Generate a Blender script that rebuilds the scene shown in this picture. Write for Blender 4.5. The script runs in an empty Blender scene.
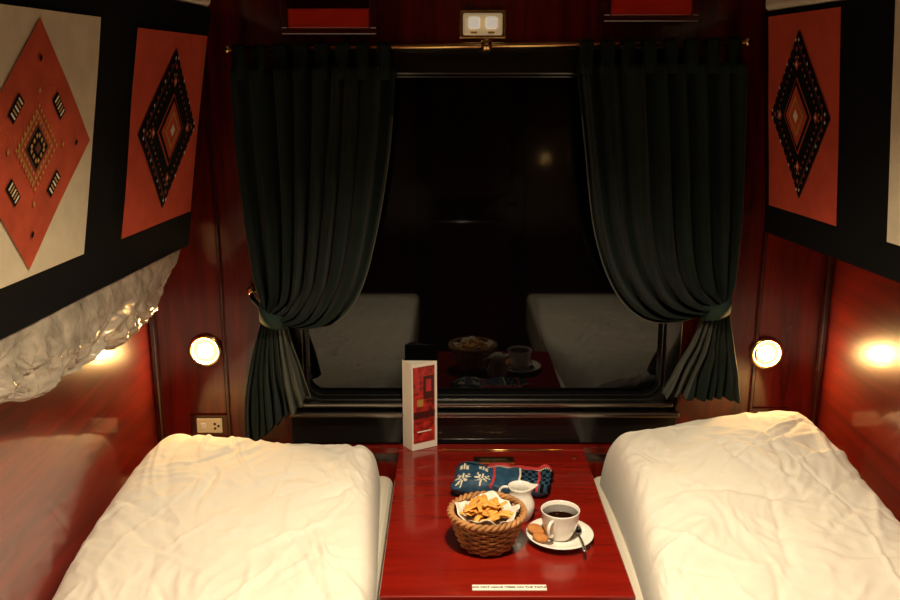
import bpy, bmesh, math, random
from mathutils import Vector, Matrix, noise
random.seed(7)
sc = bpy.context.scene
COL = sc.collection

# ------------------------------------------------------------------ materials
def new_mat(name):
    m = bpy.data.materials.new(name); m.use_nodes = True
    nt = m.node_tree; nt.nodes.clear()
    out = nt.nodes.new('ShaderNodeOutputMaterial')
    b = nt.nodes.new('ShaderNodeBsdfPrincipled')
    nt.links.new(b.outputs[0], out.inputs[0])
    return m, nt, b

def simple(name, col, rough=.5, metal=0, coat=0, bump=0, bscale=200, var=0.0, vscale=8, ior=1.5, sheen=0, trans=0, em=0, bdist=.002, spec=.5):
    m, nt, b = new_mat(name)
    b.inputs['Base Color'].default_value = (*col, 1)
    b.inputs['Roughness'].default_value = rough
    b.inputs['Metallic'].default_value = metal
    b.inputs['Coat Weight'].default_value = coat
    b.inputs['Coat Roughness'].default_value = .06
    b.inputs['IOR'].default_value = ior
    b.inputs['Specular IOR Level'].default_value = spec
    b.inputs['Sheen Weight'].default_value = sheen
    b.inputs['Transmission Weight'].default_value = trans
    if em:
        b.inputs['Emission Color'].default_value = (*col, 1); b.inputs['Emission Strength'].default_value = em
    tc = nt.nodes.new('ShaderNodeTexCoord')
    if var > 0:
        n = nt.nodes.new('ShaderNodeTexNoise'); n.inputs['Scale'].default_value = vscale
        n.inputs['Detail'].default_value = 6
        nt.links.new(tc.outputs['Object'], n.inputs['Vector'])
        r = nt.nodes.new('ShaderNodeValToRGB')
        r.color_ramp.elements[0].position = .3; r.color_ramp.elements[1].position = .7
        r.color_ramp.elements[0].color = (*[c*(1-var) for c in col], 1)
        r.color_ramp.elements[1].color = (*[min(1, c*(1+var)) for c in col], 1)
        nt.links.new(n.outputs['Fac'], r.inputs[0]); nt.links.new(r.outputs[0], b.inputs['Base Color'])
    if bump > 0:
        n = nt.nodes.new('ShaderNodeTexNoise'); n.inputs['Scale'].default_value = bscale
        n.inputs['Detail'].default_value = 4
        nt.links.new(tc.outputs['Object'], n.inputs['Vector'])
        bp = nt.nodes.new('ShaderNodeBump'); bp.inputs['Strength'].default_value = bump
        bp.inputs['Distance'].default_value = bdist
        nt.links.new(n.outputs['Fac'], bp.inputs['Height']); nt.links.new(bp.outputs[0], b.inputs['Normal'])
    return m

def wood(name, dark, light, scl, rough=.22, coat=.7, crough=.08, lo=.32, hi=.68):
    m, nt, b = new_mat(name)
    tc = nt.nodes.new('ShaderNodeTexCoord'); mp = nt.nodes.new('ShaderNodeMapping')
    mp.inputs['Scale'].default_value = scl
    nt.links.new(tc.outputs['Object'], mp.inputs['Vector'])
    n = nt.nodes.new('ShaderNodeTexNoise'); n.inputs['Scale'].default_value = 1
    n.inputs['Detail'].default_value = 9; n.inputs['Roughness'].default_value = .62; n.inputs['Distortion'].default_value = .8
    nt.links.new(mp.outputs[0], n.inputs['Vector'])
    r = nt.nodes.new('ShaderNodeValToRGB')
    r.color_ramp.elements[0].position = lo; r.color_ramp.elements[1].position = hi
    r.color_ramp.elements[0].color = (*dark, 1); r.color_ramp.elements[1].color = (*light, 1)
    nt.links.new(n.outputs['Fac'], r.inputs[0]); nt.links.new(r.outputs[0], b.inputs['Base Color'])
    b.inputs['Roughness'].default_value = rough
    b.inputs['Coat Weight'].default_value = coat; b.inputs['Coat Roughness'].default_value = crough
    n2 = nt.nodes.new('ShaderNodeTexNoise'); n2.inputs['Scale'].default_value = 3; n2.inputs['Detail'].default_value = 2
    nt.links.new(tc.outputs['Object'], n2.inputs['Vector'])
    bp = nt.nodes.new('ShaderNodeBump'); bp.inputs['Strength'].default_value = .12; bp.inputs['Distance'].default_value = .01
    nt.links.new(n2.outputs['Fac'], bp.inputs['Height']); nt.links.new(bp.outputs[0], b.inputs['Normal'])
    nt.links.new(bp.outputs[0], b.inputs['Coat Normal'])
    return m

M_WALL = wood('mahogany_vertical', (.050, .0020, .0010), (.19, .0080, .0024), (22, 22, 1.6))
M_SIDE = wood('mahogany_side', (.075, .0028, .0009), (.26, .0135, .0025), (10, 2.2, 34), rough=.30, crough=.07, coat=1.0, lo=.28, hi=.74)
M_TABLE = wood('mahogany_table', (.15, .005, .003), (.28, .011, .004), (4, 34, 34), rough=.25, lo=.25, hi=.75)
M_TRIM = wood('mahogany_trim', (.022, .002, .001), (.075, .005, .002), (20, 20, 20))
M_SHELF = wood('mahogany_shelf', (.45, .016, .008), (.62, .03, .012), (4, 20, 20))
M_CEIL = simple('ceiling_paint', (.16, .09, .04), .5, var=.05)
M_FLOOR = simple('carpet', (.06, .012, .01), .95, bump=.6, bscale=300, var=.3, vscale=60)
M_CURT = simple('green_velvet', (.0062, .0150, .0112), .8, bump=.5, bscale=500, sheen=.06, var=.2, vscale=14, spec=.2)
M_TIE = simple('green_tie_cloth', (.020, .040, .032), .8, bump=.5, bscale=500, spec=.2)
M_LINE = simple('curtain_lining', (.085, .092, .078), .8, bump=.3, bscale=500, spec=.2)
M_LINEN = simple('cotton_linen', (.87, .83, .73), .8, bump=.3, bscale=60, bdist=.004, var=.02, sheen=.1)
M_SHEET = simple('mattress_sheet', (.72, .66, .54), .85, bump=.2, bscale=500)
M_BLACKCL = simple('black_cloth', (.0035, .0035, .004), .9, bump=.5, bscale=700, spec=.12)
M_RED = simple('coral_cloth', (.55, .075, .038), .9, bump=.6, bscale=500, var=.10, vscale=20, spec=.2)
M_RED2 = simple('rust_cloth', (.46, .070, .03), .9, bump=.6, bscale=500, var=.18, vscale=20, spec=.2)
M_CREAM = simple('cream_cloth', (.64, .54, .38), .9, bump=.6, bscale=500, var=.08, vscale=20, spec=.2)
M_GOLD = simple('gold_thread', (.45, .24, .05), .7, bump=.4, bscale=900)
M_WHTH = simple('white_thread', (.70, .64, .50), .8)
M_BROWN = simple('brown_thread', (.10, .025, .012), .8)
M_BRASS = simple('brass', (.75, .50, .20), .22, metal=1)
M_DKMET = simple('dark_metal', (.34, .31, .27), .25, metal=1)
M_BLACK = simple('black_frame', (.006, .006, .006), .25, coat=.3)
M_GLASS = simple('night_glass', (.0015, .0015, .002), .03, ior=1.48)
M_PORC = simple('porcelain', (.85, .82, .76), .12, coat=.5)
M_COFFEE = simple('coffee', (.014, .004, .0015), .06, coat=.4)
M_WICK = simple('wicker', (.42, .20, .065), .55, bump=.4, bscale=300, var=.35, vscale=40)
M_CHIP = simple('fried_chip', (.80, .38, .07), .5, bump=.4, bscale=200, var=.25, vscale=40)
M_PAPER = simple('paper', (.82, .78, .70), .6)
M_PRED = simple('print_red', (.36, .02, .015), .35, var=.75, vscale=60)
M_PDARK = simple('print_dark', (.06, .008, .006), .35)
M_COOKIE = simple('biscuit', (.50, .20, .05), .8, bump=.6, bscale=250, var=.2, vscale=60)
M_PLATE = simple('ivory_plastic', (.78, .66, .42), .35)
M_PLATEL = simple('beige_enamel_glow', (.80, .60, .33), .35, em=.22)  # weak emission added to brighten the switch plate face
M_KNOBL = simple('white_glass_button_glow', (.95, .87, .70), .2, em=.40)  # buttons also get added glow to look brighter than the room light makes them
M_STEEL = simple('steel', (.6, .6, .6), .2, metal=1)
M_BLUE = simple('blue_textile', (.014, .060, .12), .6, bump=.5, bscale=300, var=.35, vscale=60)
M_REDTX = simple('red_textile', (.45, .03, .035), .8, bump=.5, bscale=600, var=.2, vscale=60)
def emis(name, col, s):
    m = bpy.data.materials.new(name); m.use_nodes = True
    nt = m.node_tree; nt.nodes.clear()
    out = nt.nodes.new('ShaderNodeOutputMaterial'); e = nt.nodes.new('ShaderNodeEmission')
    e.inputs[0].default_value = (*col, 1); e.inputs[1].default_value = s
    nt.links.new(e.outputs[0], out.inputs[0]); return m
M_LAMP = emis('lamp_glow', (1, .58, .20), 330)
M_LENS = emis('lamp_lens_glow', (1, .66, .24), 2.4)
M_CLAMP = emis('ceiling_lamp_glow', (1, .80, .52), 12)
M_WRAP = simple('plastic_wrap', (.60, .53, .42), .24, coat=.8, bump=.8, bscale=26, bdist=.012, var=.35, vscale=16, trans=.35)

# ------------------------------------------------------------------ helpers
def mk(name, verts, faces, mats, fm=None, smooth=False):
    me = bpy.data.meshes.new(name); me.from_pydata([tuple(v) for v in verts], [], faces)
    for mt in (mats if isinstance(mats, list) else [mats]): me.materials.append(mt)
    if fm:
        for p, i in zip(me.polygons, fm): p.material_index = i
    if smooth:
        for p in me.polygons: p.use_smooth = True
    me.update()
    o = bpy.data.objects.new(name, me); COL.objects.link(o); return o

def fixn(o):
    bm = bmesh.new(); bm.from_mesh(o.data); bmesh.ops.recalc_face_normals(bm, faces=bm.faces); bm.to_mesh(o.data); bm.free(); return o

def box(name, x0, x1, y0, y1, z0, z1, mat, bev=.003, seg=2):
    v = [(x, y, z) for x in (x0, x1) for y in (y0, y1) for z in (z0, z1)]
    f = [(0,1,3,2),(4,6,7,5),(0,4,5,1),(2,3,7,6),(0,2,6,4),(1,5,7,3)]
    o = fixn(mk(name, v, f, mat))
    if bev:
        md = o.modifiers.new('b', 'BEVEL'); md.width = bev; md.segments = seg; md.limit_method = 'ANGLE'
    return o

def lathe(name, prof, loc, mat, seg=64, axis='Z', smooth=True):
    vs = []; fs = []
    n = len(prof)
    for (r, z) in prof:
        for k in range(seg):
            a = 2*math.pi*k/seg
            p = (r*math.cos(a), r*math.sin(a), z)
            if axis == 'Y': p = (p[0], -p[2], p[1])
            vs.append((p[0]+loc[0], p[1]+loc[1], p[2]+loc[2]))
    for i in range(n-1):
        for k in range(seg):
            fs.append((i*seg+k, i*seg+(k+1) % seg, (i+1)*seg+(k+1) % seg, (i+1)*seg+k))
    if prof[0][0] > 0: fs.append(tuple(range(seg))[::-1])
    if prof[-1][0] > 0: fs.append(tuple((n-1)*seg+k for k in range(seg)))
    o = mk(name, vs, fs, mat, smooth=smooth)
    bm = bmesh.new(); bm.from_mesh(o.data); bmesh.ops.remove_doubles(bm, verts=bm.verts, dist=1e-6)
    bmesh.ops.recalc_face_normals(bm, faces=bm.faces); bm.to_mesh(o.data); bm.free()
    return o

def tube(name, pts, r, mat, seg=8, closed=False, flat=1.0):
    pts = [Vector(p) for p in pts]; n = len(pts); vs = []; fs = []
    up = Vector((0, 0, 1)); prev = None
    for i, p in enumerate(pts):
        a = pts[(i-1) % n] if (closed or i > 0) else p
        c = pts[(i+1) % n] if (closed or i < n-1) else p
        t = (c-a).normalized()
        if prev is None:
            ref = up if abs(t.z) < .9 else Vector((1, 0, 0)); u = t.cross(ref).normalized()
        else:
            u = (prev - t*prev.dot(t)).normalized()
        prev = u; w = t.cross(u)
        rr = r[i] if isinstance(r, (list, tuple)) else r
        for k in range(seg):
            an = 2*math.pi*k/seg
            vs.append(p + u*math.cos(an)*rr + w*math.sin(an)*rr*flat)
    m_ = n if closed else n-1
    for i in range(m_):
        for k in range(seg):
            j = (i+1) % n
            fs.append((i*seg+k, i*seg+(k+1) % seg, j*seg+(k+1) % seg, j*seg+k))
    if not closed:
        fs.append(tuple(range(seg))[::-1]); fs.append(tuple((n-1)*seg+k for k in range(seg)))
    return fixn(mk(name, vs, fs, mat, smooth=True))

def group(name, loc, parts):
    e = bpy.data.objects.new(name, None); e.location = loc; e.empty_display_size = .05; COL.objects.link(e)
    mi = Matrix.Translation(loc).inverted()
    for p in parts:
        if p is None: continue
        p.parent = e; p.matrix_parent_inverse = mi
    return e

def join(name, objs):
    """merge several meshes into one mesh object"""
    dg = bpy.context.evaluated_depsgraph_get(); dg.update()
    bm = bmesh.new(); mats = []
    for o in objs:
        ev = o.evaluated_get(dg); me = bpy.data.meshes.new_from_object(ev)
        me.transform(o.matrix_world)
        idx = []
        for mt in me.materials:
            if mt not in mats: mats.append(mt)
            idx.append(mats.index(mt))
        for p in me.polygons: p.material_index = idx[p.material_index]
        bm.from_mesh(me)
        bpy.data.objects.remove(o)
    me = bpy.data.meshes.new(name); bm.to_mesh(me); bm.free()
    for mt in mats: me.materials.append(mt)
    o = bpy.data.objects.new(name, me); COL.objects.link(o); return o

def interp(pl, t):
    n = len(pl)-1; x = min(max(t, 0), 1)*n; i = min(int(x), n-1); f = x-i
    p1 = Vector(pl[i]); p2 = Vector(pl[i+1])
    p0 = Vector(pl[i-1]) if i > 0 else p1*2-p2
    p3 = Vector(pl[i+2]) if i < n-1 else p2*2-p1
    return .5*((2*p1)+(p2-p0)*f+(2*p0-5*p1+4*p2-p3)*f*f+(3*p1-p0-3*p2+p3)*f**3)

def lin(tab, x):
    if x <= tab[0][0]: return tab[0][1]
    for (a, b), (c, d) in zip(tab, tab[1:]):
        if x <= c: return b+(d-b)*(x-a)/(c-a)
    return tab[-1][1]

# ------------------------------------------------------------------ room
XL, XR, YB, YF, ZC = -.83, 1.04, 2.40, -.6, 2.30
WX0, WX1, WZ0, WZ1 = -.43, .62, .845, 1.815
box('floor', XL-.05, XR+.05, YF-.05, YB+.08, -.05, 0, M_FLOOR, 0)
box('ceiling', XL-.05, XR+.05, YF-.05, YB+.08, ZC, ZC+.05, M_CEIL, 0)
box('wall_left', XL-.05, XL, YF-.05, YB+.08, 0, ZC, M_SIDE, 0)
box('wall_right', XR, XR+.05, YF-.05, YB+.08, 0, ZC, M_SIDE, 0)
box('wall_front', XL, XR, YF-.05, YF, 0, ZC, M_WALL, 0)
join('wall_back', [box('a', XL, WX0, YB, YB+.08, 0, ZC, M_WALL, 0), box('b', WX1, XR, YB, YB+.08, 0, ZC, M_WALL, 0),
                   box('c', WX0, WX1, YB, YB+.08, 0, WZ0, M_WALL, 0), box('d', WX0, WX1, YB, YB+.08, WZ1, ZC, M_WALL, 0)])
D0 = YF+.006
group('door_1', (.1, D0+.01, 1), [box('leaf', -.2, .45, D0, D0+.02, 0.005, 2.0, M_TRIM, .004),
      box('panel_upper', -.12, .37, D0+.02, D0+.03, 1.05, 1.85, M_WALL, .006),
      box('panel_lower', -.12, .37, D0+.02, D0+.03, .15, .9, M_WALL, .006),
      tube('handle', [(.40, D0+.02, 1.0), (.40, D0+.06, 1.0), (.33, D0+.06, 1.0)], .008, M_BRASS)])
box('trim_1', -.632, -.622, YB-.012, YB, .6, ZC, M_TRIM, .003)
box('trim_2', .845, .855, YB-.012, YB, .6, ZC, M_TRIM, .003)
box('trim_3', XL, XL+.018, YB-.02, YB, .3, ZC, M_TRIM, .005)
box('trim_4', XR-.018, XR, YB-.02, YB, .3, ZC, M_TRIM, .005)
box('trim_5', XL, XR, YB-.03, YB, .715, .74, M_WALL, .005)
box('baseboard_back', XL, XR, YB-.015, YB, 0, .1, M_TRIM, .003)

# ------------------------------------------------------------------ window
def rrect(x0, x1, z0, z1, r, n=8):
    pts = []
    for cx, cz, a0 in ((x1-r, z1-r, 0), (x0+r, z1-r, 90), (x0+r, z0+r, 180), (x1-r, z0+r, 270)):
        for k in range(n+1):
            a = math.radians(a0+90*k/n); pts.append((cx+r*math.cos(a), cz+r*math.sin(a)))
    return pts
def ring(name, o_, i_, y0, y1, mat, bev=.003):
    n = len(o_); vs = []
    for y in (y0, y1):
        for p in o_: vs.append((p[0], y, p[1]))
        for p in i_: vs.append((p[0], y, p[1]))
    fs = []
    for k in range(n):
        j = (k+1) % n
        fs += [(k, j, n+j, n+k), (2*n+k, 3*n+k, 3*n+j, 2*n+j), (k, 2*n+k, 2*n+j, j), (n+k, n+j, 3*n+j, 3*n+k)]
    o = fixn(mk(name, vs, fs, mat))
    if bev:
        md = o.modifiers.new('b', 'BEVEL'); md.width = bev; md.segments = 2; md.limit_method = 'ANGLE'
    return o
fr = ring('frame', rrect(WX0-.02, WX1+.02, WZ0-.015, WZ1+.015, .03), rrect(WX0+.025, WX1-.025, WZ0+.035, WZ1-.055, .05), YB-.022, YB+.02, M_BLACK, .006)
fr2 = ring('inner_bead', rrect(WX0+.025, WX1-.025, WZ0+.035, WZ1-.055, .05), rrect(WX0+.032, WX1-.032, WZ0+.042, WZ1-.062, .045), YB-.005, YB+.03, M_BLACK, .004)
gl = box('glass_pane', WX0+.01, WX1-.01, YB+.022, YB+.034, WZ0+.01, WZ1-.01, M_GLASS, 0)
sl1 = box('sill_rail_upper', WX0+.0, WX1-.0, YB-.045, YB-.022, WZ0+.018, WZ0+.030, M_DKMET, .004)
sl2 = box('sill_rail_lower', WX0-.02, WX1+.02, YB-.05, YB-.022, WZ0-.012, WZ0+.004, M_DKMET, .005)
ap = box('apron', WX0-.02, WX1+.02, YB-.018, YB-.0, .745, WZ0-.02, M_BLACK, .003)
group('window_1', (.095, YB, 1.33), [fr, fr2, gl, sl1, sl2, ap])

# ------------------------------------------------------------------ curtain rod
YR = 2.315
rod_a, rod_b = Vector((-.548, YR, 1.822)), Vector((.732, YR, 1.840))
def rodz(x): return rod_a.z+(x-rod_a.x)/(rod_b.x-rod_a.x)*(rod_b.z-rod_a.z)
parts = [tube('rod', [rod_a, rod_b], .007, M_BRASS, 12)]
for e, s in ((rod_a, -1), (rod_b, 1)):
    parts.append(lathe('finial', [(0, -.010), (.008, -.008), (.010, 0), (.008, .008), (0, .010)], e+Vector((s*.004, 0, 0)), M_BRASS, 16))
for x in (-.535, .09, .72):
    z = rodz(x)
    parts.append(tube('bracket', [(x, YB-.005, z+.0), (x, YR, z+.0)], .006, M_BRASS, 10))
    parts.append(lathe('bracket_rose', [(.016, 0), (.016, .006), (.006, .012)], (x, YB, z), M_BRASS, 20, 'Y'))
parts.append(lathe('center_ring', [(.0, .014), (.012, .012), (.016, 0), (.012, -.012), (0, -.014)], (.09, YR, rodz(.09)), M_BRASS, 20))
group('curtain_rod', (.09, YR, 1.83), parts)

# ------------------------------------------------------------------ curtains
def curtain(outer, inner, low_outer, low_inner, nf, seed, tie, tabs):
    N1, N2, NC = 90, 34, 280
    vs = []; fs = []; fm = []
    rows = N1+N2+1
    rr = random.Random(int(seed*10))
    knots = [0.0]
    for k in range(nf*2): knots.append(knots[-1]+rr.uniform(.55, 1.5))
    tot = knots[-1]; knots = [k/tot for k in knots]
    amps = [rr.uniform(.55, 1.35) for _ in range(nf*2+1)]
    def pleat(i):
        for q in range(nf*2):
            if i <= knots[q+1]:
                f = (i-knots[q])/(knots[q+1]-knots[q])
                sgn = 1 if q % 2 else -1
                return sgn*math.sin(math.pi*f)**.8*amps[q]
        return 0
    for r in range(rows):
        for c in range(NC+1):
            i = c/NC
            if r <= N1:
                t = r/N1
                po = interp(outer, t); pi = interp(inner, t)
                p = po.lerp(pi, i); k = t
                amp = .032*(1-k**4)+.011*k**4
                bulge = -.045*math.sin(math.pi*k)*i
            else:
                t = (r-N1)/N2
                po = interp(low_outer, t); pi = interp(low_inner, t); p = po.lerp(pi, i)
                amp = .011+.018*t; bulge = 0
            tt = t if r <= N1 else 1-t
            iw = min(1, max(0, i + .022*math.sin(4*tt+7*i+seed)*math.sin(math.pi*i)))
            nz = noise.noise(Vector((i*9, t*2.2, seed+ (5 if r > N1 else 0))))
            A = amp*(1+.4*noise.noise(Vector((i*7, 1.2*tt, seed+3))))
            fold = A*pleat(iw)+.0050*math.sin(i*95+3*tt)*tt**1.5*(1 if r <= N1 else .6)+.009*noise.noise(Vector((i*22, tt*3, seed+8)))
            dx = .006*math.cos(2*math.pi*nf*i)*(1-.7*tt)
            w = (t**6 if r <= N1 else (1-t)**3)
            rnd = -.028*w*math.sin(math.pi*i)
            x = p[0]+dx; z = p[1]+.004*nz
            base = 2.305 if r <= N1 else 2.305+.018*t
            y = base + fold + bulge + rnd + .012*nz*(1-w)
            vs.append((x, min(y, YB-.054), z))
    for r in range(rows-1):
        for c in range(NC):
            a = r*(NC+1)+c
            fs.append((a, a+1, a+NC+2, a+NC+1))
            lo_ = r > N1+3 and c > NC*.68
            fm.append(1 if (lo_ or (c > NC*.985 and r > 8)) else 0)
    cl = mk('cloth', vs, fs, [M_CURT, M_LINE], fm, True)
    md = cl.modifiers.new('s', 'SOLIDIFY'); md.thickness = .003
    P = [cl]
    x0, x1 = outer[0][0], inner[0][0]
    for k in range(tabs):
        xc = x0+(x1-x0)*(k+.5)/tabs; w = abs(x1-x0)/tabs*.30
        zc = rodz(xc); zb = outer[0][1]-.012
        prof = []
        for s in range(13):
            a = math.pi*s/12
            prof.append((YR-math.cos(a)*.0115, zc+math.sin(a)*.0115))
        prof = [(YR-.034, zb-.012), (YR-.016, (zc+zb)/2)]+prof+[(YR+.013, (zc+zb)/2), (YR+.008, zb-.01)]
        v = []; f = []
        jit = random.uniform(-.006, .006)
        for q, (y, z) in enumerate(prof):
            j = jit*(1 if q in (0, len(prof)-1) else 0)
            v += [(xc-w+j, y, z), (xc+w+j, y, z)]
        for q in range(len(prof)-1): f.append((2*q, 2*q+1, 2*q+3, 2*q+2))
        tb = mk('tab', v, f, M_CURT, smooth=True)
        md = tb.modifiers.new('s', 'SOLIDIFY'); md.thickness = .003; P.append(tb)
    (cx, cz), hw, (hx, hz) = tie
    v = []; f = []; S = 40
    for k in range(S):
        a = 2*math.pi*k/S
        bx = cx+hw*math.cos(a); by = 2.294+.050*math.sin(a)
        tilt = (bx-cx)*(-.35 if hx < cx else .35)
        v += [(bx, by, cz+tilt-.020), (bx*1.0, by-.004, cz+tilt), (bx, by, cz+tilt+.020)]
    for k in range(S):
        j = (k+1) % S
        f.append((3*k, 3*j, 3*j+1, 3*k+1)); f.append((3*k+1, 3*j+1, 3*j+2, 3*k+2))
    tb = mk('tieback', v, f, M_TIE, smooth=True)
    md = tb.modifiers.new('s', 'SOLIDIFY'); md.thickness = .006; P.append(tb)
    P.append(tube('tieback_loop', [(cx+(hx-cx)*.5, 2.32, cz+(hz-cz)*.3), (cx+(hx-cx)*.9, 2.345, cz+(hz-cz)*.7), (hx, 2.37, hz-.01), (hx, YB-.012, hz)], .0065, M_TIE, 8))
    P.append(lathe('tieback_knob', [(.006, 0), (.006, .018), (.013, .022), (.013, .030), (.006, .034), (0, .034)], (hx, YB, hz), M_BRASS, 20, 'Y'))
    return group('curtain', ((x0+x1)/2, 2.315, 1.3), P)

curtain([(-.550, 1.774), (-.545, 1.60), (-.530, 1.40), (-.515, 1.25), (-.503, 1.20), (-.498, 1.17), (-.492, 1.150)],
        [(-.140, 1.779), (-.155, 1.58), (-.190, 1.37), (-.235, 1.215), (-.300, 1.130), (-.38, 1.112), (-.440, 1.135)],
        [(-.492, 1.150), (-.530, 1.03), (-.558, .90), (-.565, .752)],
        [(-.440, 1.135), (-.425, 1.06), (-.402, .98), (-.385, .905)], 8, 1.3, ((-.466, 1.143), .036, (-.538, 1.192)), 8)
curtain([(.730, 1.789), (.742, 1.60), (.748, 1.45), (.748, 1.33), (.745, 1.25), (.738, 1.21), (.729, 1.185)],
        [(.312, 1.785), (.336, 1.58), (.366, 1.37), (.42, 1.225), (.50, 1.145), (.60, 1.132), (.674, 1.152)],
        [(.729, 1.185), (.758, 1.05), (.775, .97), (.785, .90)],
        [(.674, 1.152), (.650, 1.06), (.612, .98), (.580, .91)], 8, 4.1, ((.700, 1.168), .037, (.728, 1.215)), 8)

# ------------------------------------------------------------------ wall lamps
def wall_lamp(x, z):
    P = [lathe('ring', [(.034, .004), (.036, .014), (.040, .018), (.046, .012), (.048, 0), (.034, 0)], (x, YB, z), M_BRASS, 48, 'Y'),
         lathe('lens', [(.0355, .006), (.028, .0075), (.016, .008)], (x, YB, z), M_LENS, 40, 'Y'),
         lathe('bulb', [(.018, .003), (.021, .008), (.019, .016), (.012, .022), (0, .024)], (x, YB, z), M_LAMP, 32, 'Y')]
    return group('wall_reading_lamp', (x, YB, z), P)
wall_lamp(-.68, 1.017); wall_lamp(.88, 1.009)

def socket(x, z):
    P = [box('plate', x-.055, x+.055, YB-.007, YB, z-.033, z+.033, M_TRIM, .003),
         box('insert', x-.036, x+.036, YB-.012, YB-.006, z-.022, z+.022, M_PLATE, .003)]
    for dx, dz in ((-.018, 0), (.016, .006), (.016, -.008), (.026, 0)):
        P.append(lathe('hole', [(.0035, 0), (.0035, .002), (0, .002)], (x+dx, YB-.0115, z+dz), M_BLACK, 12, 'Y'))
    P.append(box('switch', x-.024, x-.010, YB-.015, YB-.011, z-.009, z+.009, M_PAPER, .002))
    group('wall_socket', (x, YB, z), P)
socket(-.682, .795); socket(.905, .815)

px, pz = .083, 1.885
P = [box('back_plate', px-.060, px+.060, YB-.012, YB, pz-.036, pz+.036, M_BRASS, .005),
     box('face', px-.050, px+.050, YB-.02, YB-.011, pz-.027, pz+.027, M_PLATEL, .006)]
for dx in (-.022, .022):
    P.append(box('button', px+dx-.015, px+dx+.015, YB-.032, YB-.019, pz-.012, pz+.018, M_KNOBL, .006, 3))
    P.append(box('marker', px+dx-.008, px+dx+.008, YB-.022, YB-.019, pz-.023, pz-.018, M_GOLD, .001))
group('switch_plate', (px, YB, pz), P)

def rack(x0, x1, z0):
    d = .10
    P = [box('bottom', x0, x1, YB-d, YB, z0, z0+.014, M_TRIM, .003),
         box('side_a', x0, x0+.018, YB-d, YB, z0+.014, z0+.24, M_TRIM, .003),
         box('side_b', x1-.018, x1, YB-d, YB, z0+.014, z0+.24, M_TRIM, .003),
         box('lip', x0+.018, x1-.018, YB-d+.004, YB-d+.012, z0+.014, z0+.062, M_SHELF, .003),
         box('back', x0+.014, x1-.014, YB-.008, YB, z0+.014, z0+.24, M_TRIM, .002),
         box('top', x0, x1, YB-d, YB, z0+.24, z0+.254, M_TRIM, .003)]
    group('wall_shelf', ((x0+x1)/2, YB-.05, z0+.1), P)
rack(-.415, -.18, 1.856); rack(.375, .61, 1.886)

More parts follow.
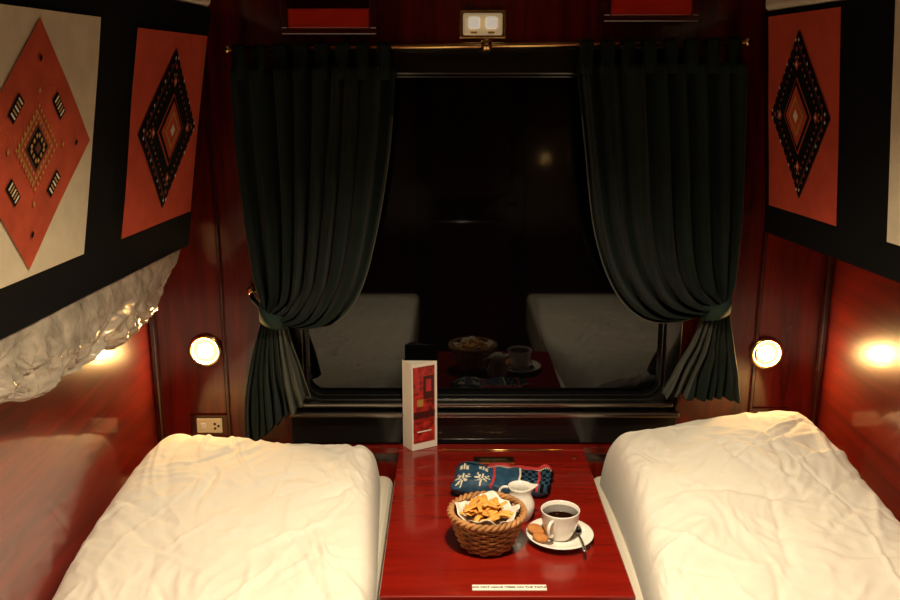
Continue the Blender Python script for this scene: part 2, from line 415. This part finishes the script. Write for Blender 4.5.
# ------------------------------------------------------------------ upper bunks with textile covers
def bunk(side):
    if side < 0:
        xb, sl, tl, zb, ztop, xw = -.665, -.0807, .164, 1.341, 1.915, XL+.006
        reds = (1.84, 2.235, 1.43, 1.85); crs = (1.27, 1.68, 1.43, 1.86); kd = .46
    else:
        xb, sl, tl, zb, ztop, xw = .797, .106, -.087, 1.375, 1.905, XR-.006
        reds = (1.90, 2.222, 1.447, 1.893); crs = (1.36, 1.715, 1.447, 1.893); kd = .40
    s = -side
    yf, yn = 2.25, .80
    def P(y, z, off=0):
        wob = .004*noise.noise(Vector((y*4, z*4, side)))
        return Vector((xb+sl*(yf-y)+tl*(z-zb)+s*(off+wob), y, z))
    vs = []; fs = []; ny, nz = 60, 26
    for j in range(nz+1):
        for i in range(ny+1):
            vs.append(P(yn+(yf-yn)*i/ny, zb+(ztop-zb)*j/nz))
    for j in range(nz):
        for i in range(ny):
            a = j*(ny+1)+i; fs.append((a, a+1, a+ny+2, a+ny+1))
    base = len(vs)
    for y in (yn, yf):
        vs += [(xw, y, zb+.02), (xw, y, ztop)]
    bot = [i for i in range(ny+1)]; top = [nz*(ny+1)+i for i in range(ny+1)]
    lef = [j*(ny+1) for j in range(nz+1)]; rig = [j*(ny+1)+ny for j in range(nz+1)]
    fs.append(tuple(bot+[base+2, base])); fs.append(tuple(top+[base+3, base+1]))
    fs.append(tuple(lef+[base+1, base])); fs.append(tuple(rig+[base+3, base+2]))
    fs.append((base, base+1, base+3, base+2))
    body = fixn(mk('cover_cloth', vs, fs, M_BLACKCL))
    mats = [M_RED, M_CREAM, M_BLACKCL, M_RED2, M_GOLD, M_WHTH, M_BROWN]
    pv = []; pf = []; pm = []
    def grid(y0, y1, z0, z1, off, mi, n=12):
        b0 = len(pv)
        for j in range(n+1):
            for i in range(n+1): pv.append(P(y0+(y1-y0)*i/n, z0+(z1-z0)*j/n, off))
        for j in range(n):
            for i in range(n):
                a = b0+j*(n+1)+i; pf.append((a, a+1, a+n+2, a+n+1)); pm.append(mi)
    def diamond(cy, cz, hy, hz, off, mi, n=10):
        b0 = len(pv)
        for j in range(n+1):
            for i in range(n+1):
                u = i/n*2-1; w = j/n*2-1
                pv.append(P(cy+hy*(u-w)/2, cz+hz*(u+w)/2, off))
        for j in range(n):
            for i in range(n):
                a = b0+j*(n+1)+i; pf.append((a, a+1, a+n+2, a+n+1)); pm.append(mi)
    def quad(cy, cz, ey, fz, off, mi, ang=0):
        b0 = len(pv); ca, sa = math.cos(ang), math.sin(ang)
        for a, b_ in ((-1, -1), (1, -1), (1, 1), (-1, 1)):
            pv.append(P(cy+a*ey*ca-b_*fz*sa, cz+a*ey*sa+b_*fz*ca, off))
        pf.append((b0, b0+1, b0+2, b0+3)); pm.append(mi)
    y0, y1, z0, z1 = reds
    grid(y0, y1, z0, z1, .003, 0)
    cy, cz = (y0+y1)/2+.005, (z0+z1)/2
    hy, hz = (y1-y0)*.42, (z1-z0)*.42
    AX = ((1, 0), (0, 1), (-1, 0), (0, -1))
    diamond(cy, cz, hy, hz, .0055, 2)
    diamond(cy, cz, hy*.86, hz*.86, .0068, 6); diamond(cy, cz, hy*.84, hz*.84, .0078, 2)
    for ring_, mi, sc_ in ((.93, 3, .6), (.72, 5, .5)):
        for e in range(4):
            p, q = AX[e], AX[(e+1) % 4]
            for k in range(10):
                t = (k+.5)/10
                yy = cy+hy*ring_*(p[0]*(1-t)+q[0]*t); zz = cz+hz*ring_*(p[1]*(1-t)+q[1]*t)
                diamond(yy, zz, .006*sc_, .008*sc_, .009, 3 if k % 3 else (5 if mi == 3 else 4), 1)
    diamond(cy, cz, hy*.46, hz*.46, .009, 3); diamond(cy, cz, hy*.43, hz*.43, .010, 2)
    diamond(cy, cz, hy*.36, hz*.36, .011, 3); diamond(cy, cz, hy*.24, hz*.24, .012, 4); diamond(cy, cz, hy*.20, hz*.20, .0125, 3)
    diamond(cy, cz, hy*.08, hz*.08, .013, 5)
    for a, b_ in AX:
        diamond(cy+a*hy*.60, cz+b_*hz*.60, .010, .013, .0095, 3, 1); diamond(cy+a*hy*.60, cz+b_*hz*.60, .004, .006, .0105, 5, 1)
        diamond(cy+a*hy*.78, cz+b_*hz*.78, .005, .007, .0095, 3, 1)
    y0, y1, z0, z1 = crs
    grid(y0, y1, z0, z1+.0, .003, 1)
    cy, cz = (y0+y1)/2, (z0+z1)/2; hy, hz = (y1-y0)*kd, (z1-z0)*.47
    diamond(cy, cz, hy, hz, .0055, 3)
    for mi, k, o_ in ((4, .29, .0065), (3, .27, .0072), (6, .20, .0079), (2, .17, .0086), (6, .05, .0100)):
        diamond(cy, cz, hy*k, hz*k, o_, mi, 3)
    for q in range(4):
        p, r_ = AX[q], AX[(q+1) % 4]
        for k in range(8):
            t = k/8
            diamond(cy+hy*.33*(p[0]*(1-t)+r_[0]*t), cz+hz*.33*(p[1]*(1-t)+r_[1]*t), .0032, .004, .0085, 4, 1)
        for k in range(6):
            t = k/6
            diamond(cy+hy*.235*(p[0]*(1-t)+r_[0]*t), cz+hz*.235*(p[1]*(1-t)+r_[1]*t), .003, .004, .0085, 4, 1)
        for k in range(3):
            t = (k+.5)/3
            diamond(cy+hy*.12*(p[0]*(1-t)+r_[0]*t), cz+hz*.12*(p[1]*(1-t)+r_[1]*t), .0038, .0048, .0095, 4, 1)
    for a, b_ in ((1, 1), (-1, 1), (1, -1), (-1, -1)):
        yy, zz = cy+a*hy*.34, cz+b_*hz*.32
        ang = math.radians(-48*a*b_)
        quad(yy, zz, .022, .011, .0075, 2, ang)
        for q, mi in ((-.015, 5), (-.0075, 4), (0, 5), (.0075, 4), (.015, 5)):
            quad(yy+q*math.cos(ang), zz+q*math.sin(ang), .0018, .0075, .0085, mi, ang)
    for a, b_ in AX:
        diamond(cy+a*hy*.70, cz+b_*hz*.70, .005, .007, .0085, 2, 1)
        diamond(cy+a*hy*.45, cz+b_*hz*.45, .004, .005, .0085, 4, 1)
    pt = mk('appliques', pv, pf, mats, pm)
    parts = [body, pt]
    v = [P(yn, ztop-.0, .004), P(yf, ztop, .004), (xw, yf, ztop), (xw, yn, ztop)]
    v += [Vector(q)+Vector((0, 0, .06)) for q in v]
    sh = fixn(mk('mattress', v, [(0,1,2,3),(4,5,6,7),(0,1,5,4),(1,2,6,5),(2,3,7,6),(3,0,4,7)], M_SHEET))
    md = sh.modifiers.new('b', 'BEVEL'); md.width = .015; md.segments = 3
    parts.append(sh)
    if side < 0:
        vs = []; fs = []; ny, nz = 260, 90
        for i in range(ny+1):
            y = .85+(2.205-.85)*i/ny
            drop = lin([(.85, .13), (1.4, .140), (1.8, .182), (2.0, .170), (2.12, .115), (2.18, .06), (2.205, .01)], y)
            drop += (.010*math.sin(y*13)+.007*math.sin(y*37))*min(1, (2.205-y)*8)
            for j in range(nz+1):
                t = j/nz
                a = math.pi*.5*t
                p = P(y, zb+.01)
                x = p.x-.008 - .060*(1-math.cos(a))
                z = zb+.01-drop*math.sin(a)
                q = Vector((y*5+t*2, t*2, 0)); n1 = noise.noise(q+Vector((2*noise.noise(q), 0, 0)))
                n2 = 1-2.4*abs(noise.noise(Vector((y*9+t*1.6+n1, t*1.2-y*2, 3))))
                n3 = 1-2.4*abs(noise.noise(Vector((y*20-t*3, t*3+y*7+n1*3, 7))))
                n4 = 1-2.4*abs(noise.noise(Vector((y*44-t*6+n1*4, t*7-y*9, 17))))
                z += .010*n1*t; x += (.014*n2+.009*n3+.004*n4)*math.sin(math.pi*min(t*1.2, 1)*.8)+.008*n1
                vs.append((min(max(x, xw+.004), p.x-.003), y, z))
        for i in range(ny):
            for j in range(nz):
                a = i*(nz+1)+j; fs.append((a, a+1, a+nz+2, a+nz+1))
        w = mk('plastic_wrap', vs, fs, M_WRAP, smooth=True); parts.append(w)
    group('upper_bunk', (xb, 1.6, zb), parts)
bunk(-1); bunk(1)

# ------------------------------------------------------------------ beds
def bed(x0, x1):
    P = [box('base', x0, x1, .30, YB-.035, .02, .46, M_TRIM, .006),
         box('mattress', x0+.004, x1-.004, .31, YB-.04, .46, .665, M_SHEET, .03, 4)]
    group('berth_bed', ((x0+x1)/2, 1.35, .3), P)
bed(XL+.004, -.155); bed(.392, XR-.004)

def duvet(x0, x1, y0, y1, zprof, seed, edge, zb, zx):
    rnd = random.Random(seed)
    creases = []
    for k in range(80):
        cx = rnd.uniform(x0, x1); cy = rnd.uniform(y0+.5, y1); an = rnd.gauss(math.pi*.5, .9); L = rnd.uniform(.06, .26)
        creases.append((cx, cy, math.cos(an), math.sin(an), L, rnd.uniform(.004, .011), rnd.choice((-1, 1, 1))*rnd.uniform(.002, .007)))
    NX, NY = 220, 360; vs = []; fs = []
    for j in range(NY+1):
        t = math.sin(math.pi/2*(j/NY*2-1))*.5+.5*(j/NY*2-1)
        yy0 = (t+1)/2
        for i in range(NX+1):
            s = math.sin(math.pi/2*(i/NX*2-1))
            y = y0+(y1-y0)*yy0
            xa, xb2 = edge(y)
            x = xa+(xb2-xa)*(s+1)/2
            y += .02*noise.noise(Vector((x*4, 0, seed)))*(yy0**4)
            h = interp(zprof, yy0)[1]+zx(x, y)
            side = max(0, 1-abs(s)**16)**.5*max(0, 1-abs(t)**48)**.5
            d = .010*noise.noise(Vector((x*3.2, y*3.0, seed)))+.007*noise.noise(Vector((x*8, y*6, seed+9)))
            w = Vector((x*5, y*5, seed+2)); wv = noise.noise(w)
            d += .0045*(1-abs(noise.noise(Vector((x*11+wv*2.5, y*7+wv*2, seed+5))))*2.2)
            d += .0030*(1-abs(noise.noise(Vector((x*26+wv*4, y*20+wv*3, seed+7))))*2.2)
            for (cx, cy, ux, uy, L, wd, am) in creases:
                dx = x-cx; dy = y-cy
                a = dx*ux+dy*uy
                if abs(a) > L: continue
                b_ = -dx*uy+dy*ux + .02*math.sin(a*14)
                if abs(b_) > wd*3: continue
                d += am*math.exp(-(b_/wd)**2)*math.cos(a/L*math.pi/2)
            z = zb+(h-zb+d)*side
            vs.append((x, y, z))
    for j in range(NY):
        for i in range(NX):
            a = j*(NX+1)+i; fs.append((a, a+1, a+NX+2, a+NX+1))
    return mk('duvet', vs, fs, M_LINEN, smooth=True)
duvet(-.82, -.165, .5, 2.262, [(0, .70), (0, .70), (0, .70), (0, .705), (0, .72), (0, .755), (0, .80), (0, .815)], 3.3,
      lambda y: (-.828+.055*max(0, (y-1.8)/.46), -.160-.035*max(0, (y-1.75)/.6)), .668,
      lambda x, y: .050*max(0, (-x-.4)/.4)*max(0, min(1, (y-1.6)/.6)))
duvet(.41, 1.03, .5, 2.272, [(0, .70), (0, .70), (0, .70), (0, .715), (0, .745), (0, .785), (0, .83), (0, .835)], 8.7,
      lambda y: (.408+.015*math.sin(y*4), 1.030-.075*max(0, (y-1.75)/.52)), .668,
      lambda x, y: .065*max(0, min(1, (x-.42)/.35))*max(0, (y-1.6)/.6))

# ------------------------------------------------------------------ table
TX0, TX1, TY0, TY1, TZ = -.143, .372, 1.60, 2.365, .75
P = [box('top', TX0, TX1, TY0, 2.318, TZ-.022, TZ, M_TABLE, .004, 3),
     box('rear_strip', TX0, TX1, 2.322, TY1, TZ-.022, TZ, M_TABLE, .003, 3),
     box('cabinet', TX0+.02, TX1-.02, TY0+.03, TY1, .02, TZ-.022, M_TRIM, .004),
     box('cabinet_door', TX0+.05, TX1-.05, TY0+.015, TY0+.03, .10, .66, M_WALL, .006),
     tube('knob', [(TX0+.09, TY0+.015, .45), (TX0+.09, TY0-.01, .45)], .01, M_BRASS, 12)]
P.append(tube('hinge_barrel', [(-.02, 2.320, TZ+.001), (.31, 2.320, TZ+.001)], .0028, M_BRASS, 8))
lx, ly = .118, 2.255
P.append(box('latch_plate', lx-.055, lx+.055, ly-.018, ly+.018, TZ-.0, TZ+.0025, M_BRASS, .001))
P.append(box('latch_recess', lx-.040, lx+.040, ly-.009, ly+.009, TZ+.002, TZ+.0034, M_BLACK, .0005))
P.append(box('latch_bar', lx-.036, lx+.036, ly-.001, ly+.004, TZ+.003, TZ+.005, M_BRASS, .0005))
P.append(lathe('keyhole', [(.006, 0), (.006, .002), (0, .002)], (TX1-.035, 2.27, TZ), M_BRASS, 20))
P.append(box('label', .045, .196, 1.620, 1.640, TZ, TZ+.0016, M_PAPER, .0004))
cu = bpy.data.curves.new('label_text', 'FONT'); cu.body = 'DO NOT LEAVE ITEMS ON THE TABLE'; cu.size = .0088
cu.align_x = 'CENTER'; cu.align_y = 'CENTER'; cu.offset = .0003
to = bpy.data.objects.new('label_text', cu); COL.objects.link(to); to.location = (.1205, 1.630, TZ+.0019)
cu.materials.append(M_BLACK)
bpy.context.view_layer.update()
P.append(to)
group('folding_table', (.1145, 2.0, .75), P)

# ------------------------------------------------------------------ brochure
def brochure():
    z0, z1 = TZ+.001, 1.004
    A = Vector((-.104, 2.312, 0)); B = Vector((-.131, 2.352, 0)); C = Vector((-.036, 2.350, 0))
    vs = []; fs = []; fm = []
    def panel(p, q, a, b_, c, d, off, mi):
        dr = q-p; n = Vector((dr.y, -dr.x, 0)).normalized()
        i = len(vs)
        for s, t in ((a, c), (b_, c), (b_, d), (a, d)):
            w = p+dr*s+n*off; vs.append((w.x, w.y, z0+(z1-z0)*t))
        fs.append((i, i+1, i+2, i+3)); fm.append(mi)
    panel(B, A, 0, 1, 0, 1.0, 0, 0); panel(A, C, 0, 1, 0, .985, 0, 0); panel(C, B, 0, 1, 0, .99, -.001, 0)
    panel(A, C, .05, .90, .08, .95, .0008, 1)
    panel(A, C, .05, .90, .36, .44, .0014, 2); panel(A, C, .45, .86, .58, .84, .0014, 2)
    panel(A, C, .55, .76, .66, .80, .0018, 3); panel(A, C, .20, .44, .50, .58, .0018, 4)
    panel(A, C, .12, .30, .66, .90, .0018, 3); panel(A, C, .2, .75, .20, .215, .0014, 0)
    mk('tri_fold_brochure', vs, fs, [M_PAPER, M_PRED, M_PDARK, M_REDTX, M_GOLD], fm)
brochure()

# ------------------------------------------------------------------ basket with chips
bx, by = .081, 1.80
def wicker():
    P = []; H = .078
    def rad(t): return .052+.028*t**.75
    P.append(lathe('base', [(0, .004), (.050, .004), (.053, .007), (.050, .010), (0, .010)], (bx, by, TZ), M_WICK, 40))
    NS = 22
    for k in range(NS):
        a = 2*math.pi*k/NS
        P.append(tube('stake', [(bx+rad(t)*math.cos(a), by+rad(t)*math.sin(a), TZ+.006+H*t) for t in [i/8 for i in range(9)]], .0022, M_WICK, 6))
    NR = 11
    for r in range(NR):
        t = (r+.4)/NR; pts = []
        for k in range(NS*6):
            a = 2*math.pi*k/(NS*6)
            R = rad(t)+.0030*math.cos(a*NS/2+ (math.pi if r % 2 else 0))
            pts.append((bx+R*math.cos(a), by+R*math.sin(a), TZ+.006+H*t))
        P.append(tube('weaver', pts, .0033, M_WICK, 6, True))
    for s in (0, 1):
        pts = []
        for k in range(220):
            a = 2*math.pi*k/220; R = rad(1)+.004*math.cos(18*a+s*math.pi)
            pts.append((bx+R*math.cos(a), by+R*math.sin(a), TZ+.006+H+.004*math.sin(18*a+s*math.pi)))
        P.append(tube('rim_braid', pts, .0045, M_WICK, 7, True))
    P.append(lathe('lining', [(0, .012), (.050, .012), (.064, .045), (.072, .068)], (bx, by, TZ), simple('basket_inner', (.12, .05, .018), .8), 40))
    return join('wicker_basket', P)
bk = wicker()
vs = []; fs = []
NA, NRr = 72, 14
for j in range(NRr+1):
    t = j/NRr
    for k in range(NA):
        a = 2*math.pi*k/NA
        pk = .5+.5*math.cos(4*a+.6)
        R = .064*t*(1+.10*pk*t)
        z = TZ+.046+(.036+.014*pk)*t**2.2
        z += .003*math.sin(a*11)*t; R += .003*math.sin(a*9+1)*t
        vs.append((bx+R*math.cos(a), by+R*math.sin(a), z))
for j in range(NRr):
    for k in range(NA):
        fs.append((j*NA+k, j*NA+(k+1) % NA, (j+1)*NA+(k+1) % NA, (j+1)*NA+k))
nap = mk('paper_napkin', vs, fs, M_PAPER, smooth=True)
nap.modifiers.new('s', 'SOLIDIFY').thickness = .0008
rnd = random.Random(5); chips = []
for k in range(60):
    an = rnd.gauss(.9, .8); L = rnd.uniform(.026, .055); w = rnd.uniform(.0045, .007)
    r = rnd.uniform(0, .050); th = rnd.uniform(0, 6.28)
    c = Vector((bx+r*math.cos(th), by+r*math.sin(th), TZ+.080+rnd.uniform(-.008, .022)*(1-r/.07)))
    d = Vector((math.cos(an), math.sin(an), rnd.uniform(-.25, .35))).normalized()
    bend = rnd.uniform(-.008, .010)
    pts = [c+d*L*(s/8-.5)*1.0+Vector((0, 0, bend*math.sin(math.pi*s/8))) for s in range(9)]
    chips.append(tube('chip', pts, [w*(.75+.25*math.sin(math.pi*s/8)) for s in range(9)], M_CHIP, 8, flat=.45))
ch = join('fried_chips', chips)
group('bread_basket', (bx, by, TZ), [bk, nap, ch])

# ------------------------------------------------------------------ cup, saucer
cx, cy = .245, 1.825
sau = lathe('saucer', [(0, .006), (.026, .006), (.030, .005), (.034, .002), (.036, .002), (.040, .005), (.060, .010), (.0745, .017), (.0755, .0185), (.074, .0195), (.058, .0135), (.040, .009), (.032, .0085), (0, .0085)], (cx, cy, TZ), M_PORC, 72)
Z = TZ+.009
cup = lathe('body', [(0, .002), (.022, .002), (.024, 0), (.026, .001), (.027, .004), (.030, .010), (.037, .024), (.041, .042), (.0425, .062), (.0435, .0655), (.0425, .067), (.041, .0655), (.0395, .045), (.035, .026), (.026, .012), (0, .010)], (cx, cy, Z), M_PORC, 72)
cof = lathe('coffee', [(0, .0575), (.0400, .0575), (.0400, .0565), (0, .0565)], (cx, cy, Z), M_COFFEE, 48)
ha = math.radians(240)
def hp(r, z): return (cx+r*math.cos(ha), cy+r*math.sin(ha), Z+z)
hd = tube('handle', [hp(.040, .054), hp(.050, .057), hp(.060, .054), hp(.065, .044), hp(.062, .032), hp(.052, .022), hp(.038, .020)], [.004, .0042, .004, .0038, .0038, .004, .0045], M_PORC, 10)
hd.modifiers.new('s', 'SUBSURF').levels = 1
group('coffee_cup', (cx, cy, Z), [cup, cof, hd])
bis = []
for (dx, dy, r, zz) in ((-.052, .004, .021, .024), (-.046, -.030, .018, .022)):
    o = lathe('biscuit', [(0, -.004), (r*.85, -.004), (r, -.001), (r, .002), (r*.85, .0045), (0, .006)], (0, 0, 0), M_COOKIE, 28)
    o.matrix_world = Matrix.Translation((cx+dx, cy+dy, TZ+zz)) @ Matrix.Rotation(.2, 4, 'Y')
    bis.append(o)
bpy.context.view_layer.update()
bs = join('biscuits', bis)
pts = [Vector((cx+.042, cy-.005, TZ+.016)), Vector((cx+.044, cy-.03, TZ+.017)), Vector((cx+.044, cy-.06, TZ+.021)), Vector((cx+.042, cy-.095, TZ+.026))]
sp = [interp([tuple(p) for p in pts], t/12) for t in range(13)]
s1 = tube('spoon_handle', sp, [.0022+.0018*(t/12) for t in range(13)], M_STEEL, 8, flat=.5)
s2 = lathe('spoon_bowl', [(0, 0), (.006, .0006), (.010, .003), (.0115, .005), (.0105, .0054), (.006, .0025), (0, .0018)], (0, 0, 0), M_STEEL, 24)
s2.matrix_world = Matrix.Translation((cx+.041, cy+.014, TZ+.013)) @ Matrix.Diagonal((.9, 1.5, 1, 1))
bpy.context.view_layer.update()
spo = join('teaspoon', [s1, s2])
group('saucer_setting', (cx, cy, TZ), [sau, bs, spo])

# ------------------------------------------------------------------ creamer jug
jx, jy = .163, 1.925
J = lathe('body', [(0, .001), (.024, .001), (.026, .003), (.031, .014), (.035, .030), (.034, .044), (.028, .058), (.024, .068), (.025, .076), (.028, .084), (.0265, .084), (.0225, .076), (.0215, .068), (.026, .056), (.031, .043), (.031, .028), (.024, .008), (0, .006)], (0, 0, 0), M_PORC, 56)
for v in J.data.vertices:
    a = math.atan2(v.co.y, v.co.x); d = abs(a)
    if v.co.z > .066 and d < .7:
        k = (v.co.z-.066)/.018*(math.cos(d/.7*math.pi)+1)/2
        v.co.x += .014*k; v.co.z += .006*k
H_ = tube('handle', [(-.024, 0, .076), (-.036, 0, .080), (-.047, 0, .073), (-.050, 0, .058), (-.044, 0, .040), (-.031, 0, .028)], .0038, M_PORC, 10)
H_.modifiers.new('s', 'SUBSURF').levels = 1
for o in (J, H_): o.matrix_world = Matrix.Translation((jx, jy, TZ)) @ Matrix.Rotation(math.radians(-10), 4, 'Z')
bpy.context.view_layer.update()
join('milk_jug', [J, H_])

# ------------------------------------------------------------------ embroidered textile pouch (folded flat pack)
tx, ty = .132, 2.082
vs = []; fs = []; fm = []
NL, NA = 110, 60
for i in range(NL+1):
    s = i/NL*2-1
    for k in range(NA):
        a = 2*math.pi*k/NA
        ry = .062*(1-.12*s)*(1-.20*abs(s)**20); rz = .022*(1-.5*abs(s)**16)
        ca, sa = math.cos(a), math.sin(a)
        y = ry*math.copysign(abs(ca)**.5, ca); z = rz*math.copysign(abs(sa)**.6, sa)
        q = Vector((s*4, ca*1.5, sa*1.5)); y += .005*noise.noise(q); z += .009*noise.noise(q+Vector((9, 0, 0)))+ (.004*math.sin(s*7+ca*2) if sa > 0 else 0)
        vs.append((tx+.120*s+.012*ca, ty+y-.012*s, TZ+.024+max(z, -.0225)))
def star(u, v):
    r = math.hypot(u, v); a = math.atan2(v, u)
    return r < .5*(.50+.45*math.cos(8*a))
for i in range(NL):
    for k in range(NA):
        fs.append((i*NA+k, i*NA+(k+1) % NA, (i+1)*NA+(k+1) % NA, (i+1)*NA+k))
        s = (i+.5)/NL*2-1
        an = 2*math.pi*(k+.5)/NA
        yy = math.copysign(abs(math.cos(an))**.5, math.cos(an))*.060 if math.sin(an) > 0 else -9
        m_ = 0
        if yy > -1:
            if yy > .034: m_ = 1 if s > -.35 else 0
            elif yy > .030: m_ = 4 if s > -.35 and i % 2 else 3
            elif s > .35:
                m_ = 3 if (i//4+int((yy+.06)/.010)) % 2 else 0
                if .35 < s < .39: m_ = 4
                if .72 < s < .78: m_ = 1
            elif s < -.2 and star(((s+1)*2.5) % 1-.5, ((yy+.06)/.045) % 1-.5): m_ = 4
            elif -.2 < s < -.14: m_ = 1
        fm.append(m_)
fs.append(tuple(range(NA))[::-1]); fm.append(0); fs.append(tuple(NL*NA+k for k in range(NA))); fm.append(3)
mk('embroidered_cloth_pouch', vs, fs, [M_BLUE, M_REDTX, M_CREAM, M_BLACKCL, M_WHTH], fm, True)

# ------------------------------------------------------------------ ceiling downlight
lx_, ly_ = .1, 1.2
P = [lathe('housing', [(.10, 0), (.10, -.012), (.09, -.018), (.075, -.012), (.075, 0)], (lx_, ly_, ZC), M_BRASS, 48),
     lathe('diffuser', [(0, -.006), (.075, -.006), (.075, -.004)], (lx_, ly_, ZC), M_CLAMP, 48)]
ld = bpy.data.lights.new('downlight_beam', 'SPOT'); ld.energy = 158; ld.color = (1, .81, .55); ld.spot_size = math.radians(122); ld.spot_blend = 1.0
ld.shadow_soft_size = .05
lo = bpy.data.objects.new('downlight_beam', ld); COL.objects.link(lo); lo.location = (lx_, ly_, ZC-.09)
P.append(lo)
bpy.context.view_layer.update()
group('ceiling_lamp', (lx_, ly_, ZC), P)

w = bpy.data.worlds.new('world'); sc.world = w; w.use_nodes = True
w.node_tree.nodes['Background'].inputs[0].default_value = (.02, .02, .03, 1)
w.node_tree.nodes['Background'].inputs[1].default_value = .1

cam = bpy.data.cameras.new('camera'); co = bpy.data.objects.new('camera', cam); COL.objects.link(co)
co.location = (0, 0, 1.76); co.rotation_euler = (math.radians(90-14.04), 0, 0)
cam.lens = 36; cam.sensor_width = 36; cam.clip_start = .02
sc.camera = co
sc.view_settings.view_transform = 'Standard'
sc.view_settings.look = 'None'
sc.view_settings.exposure = 0.0
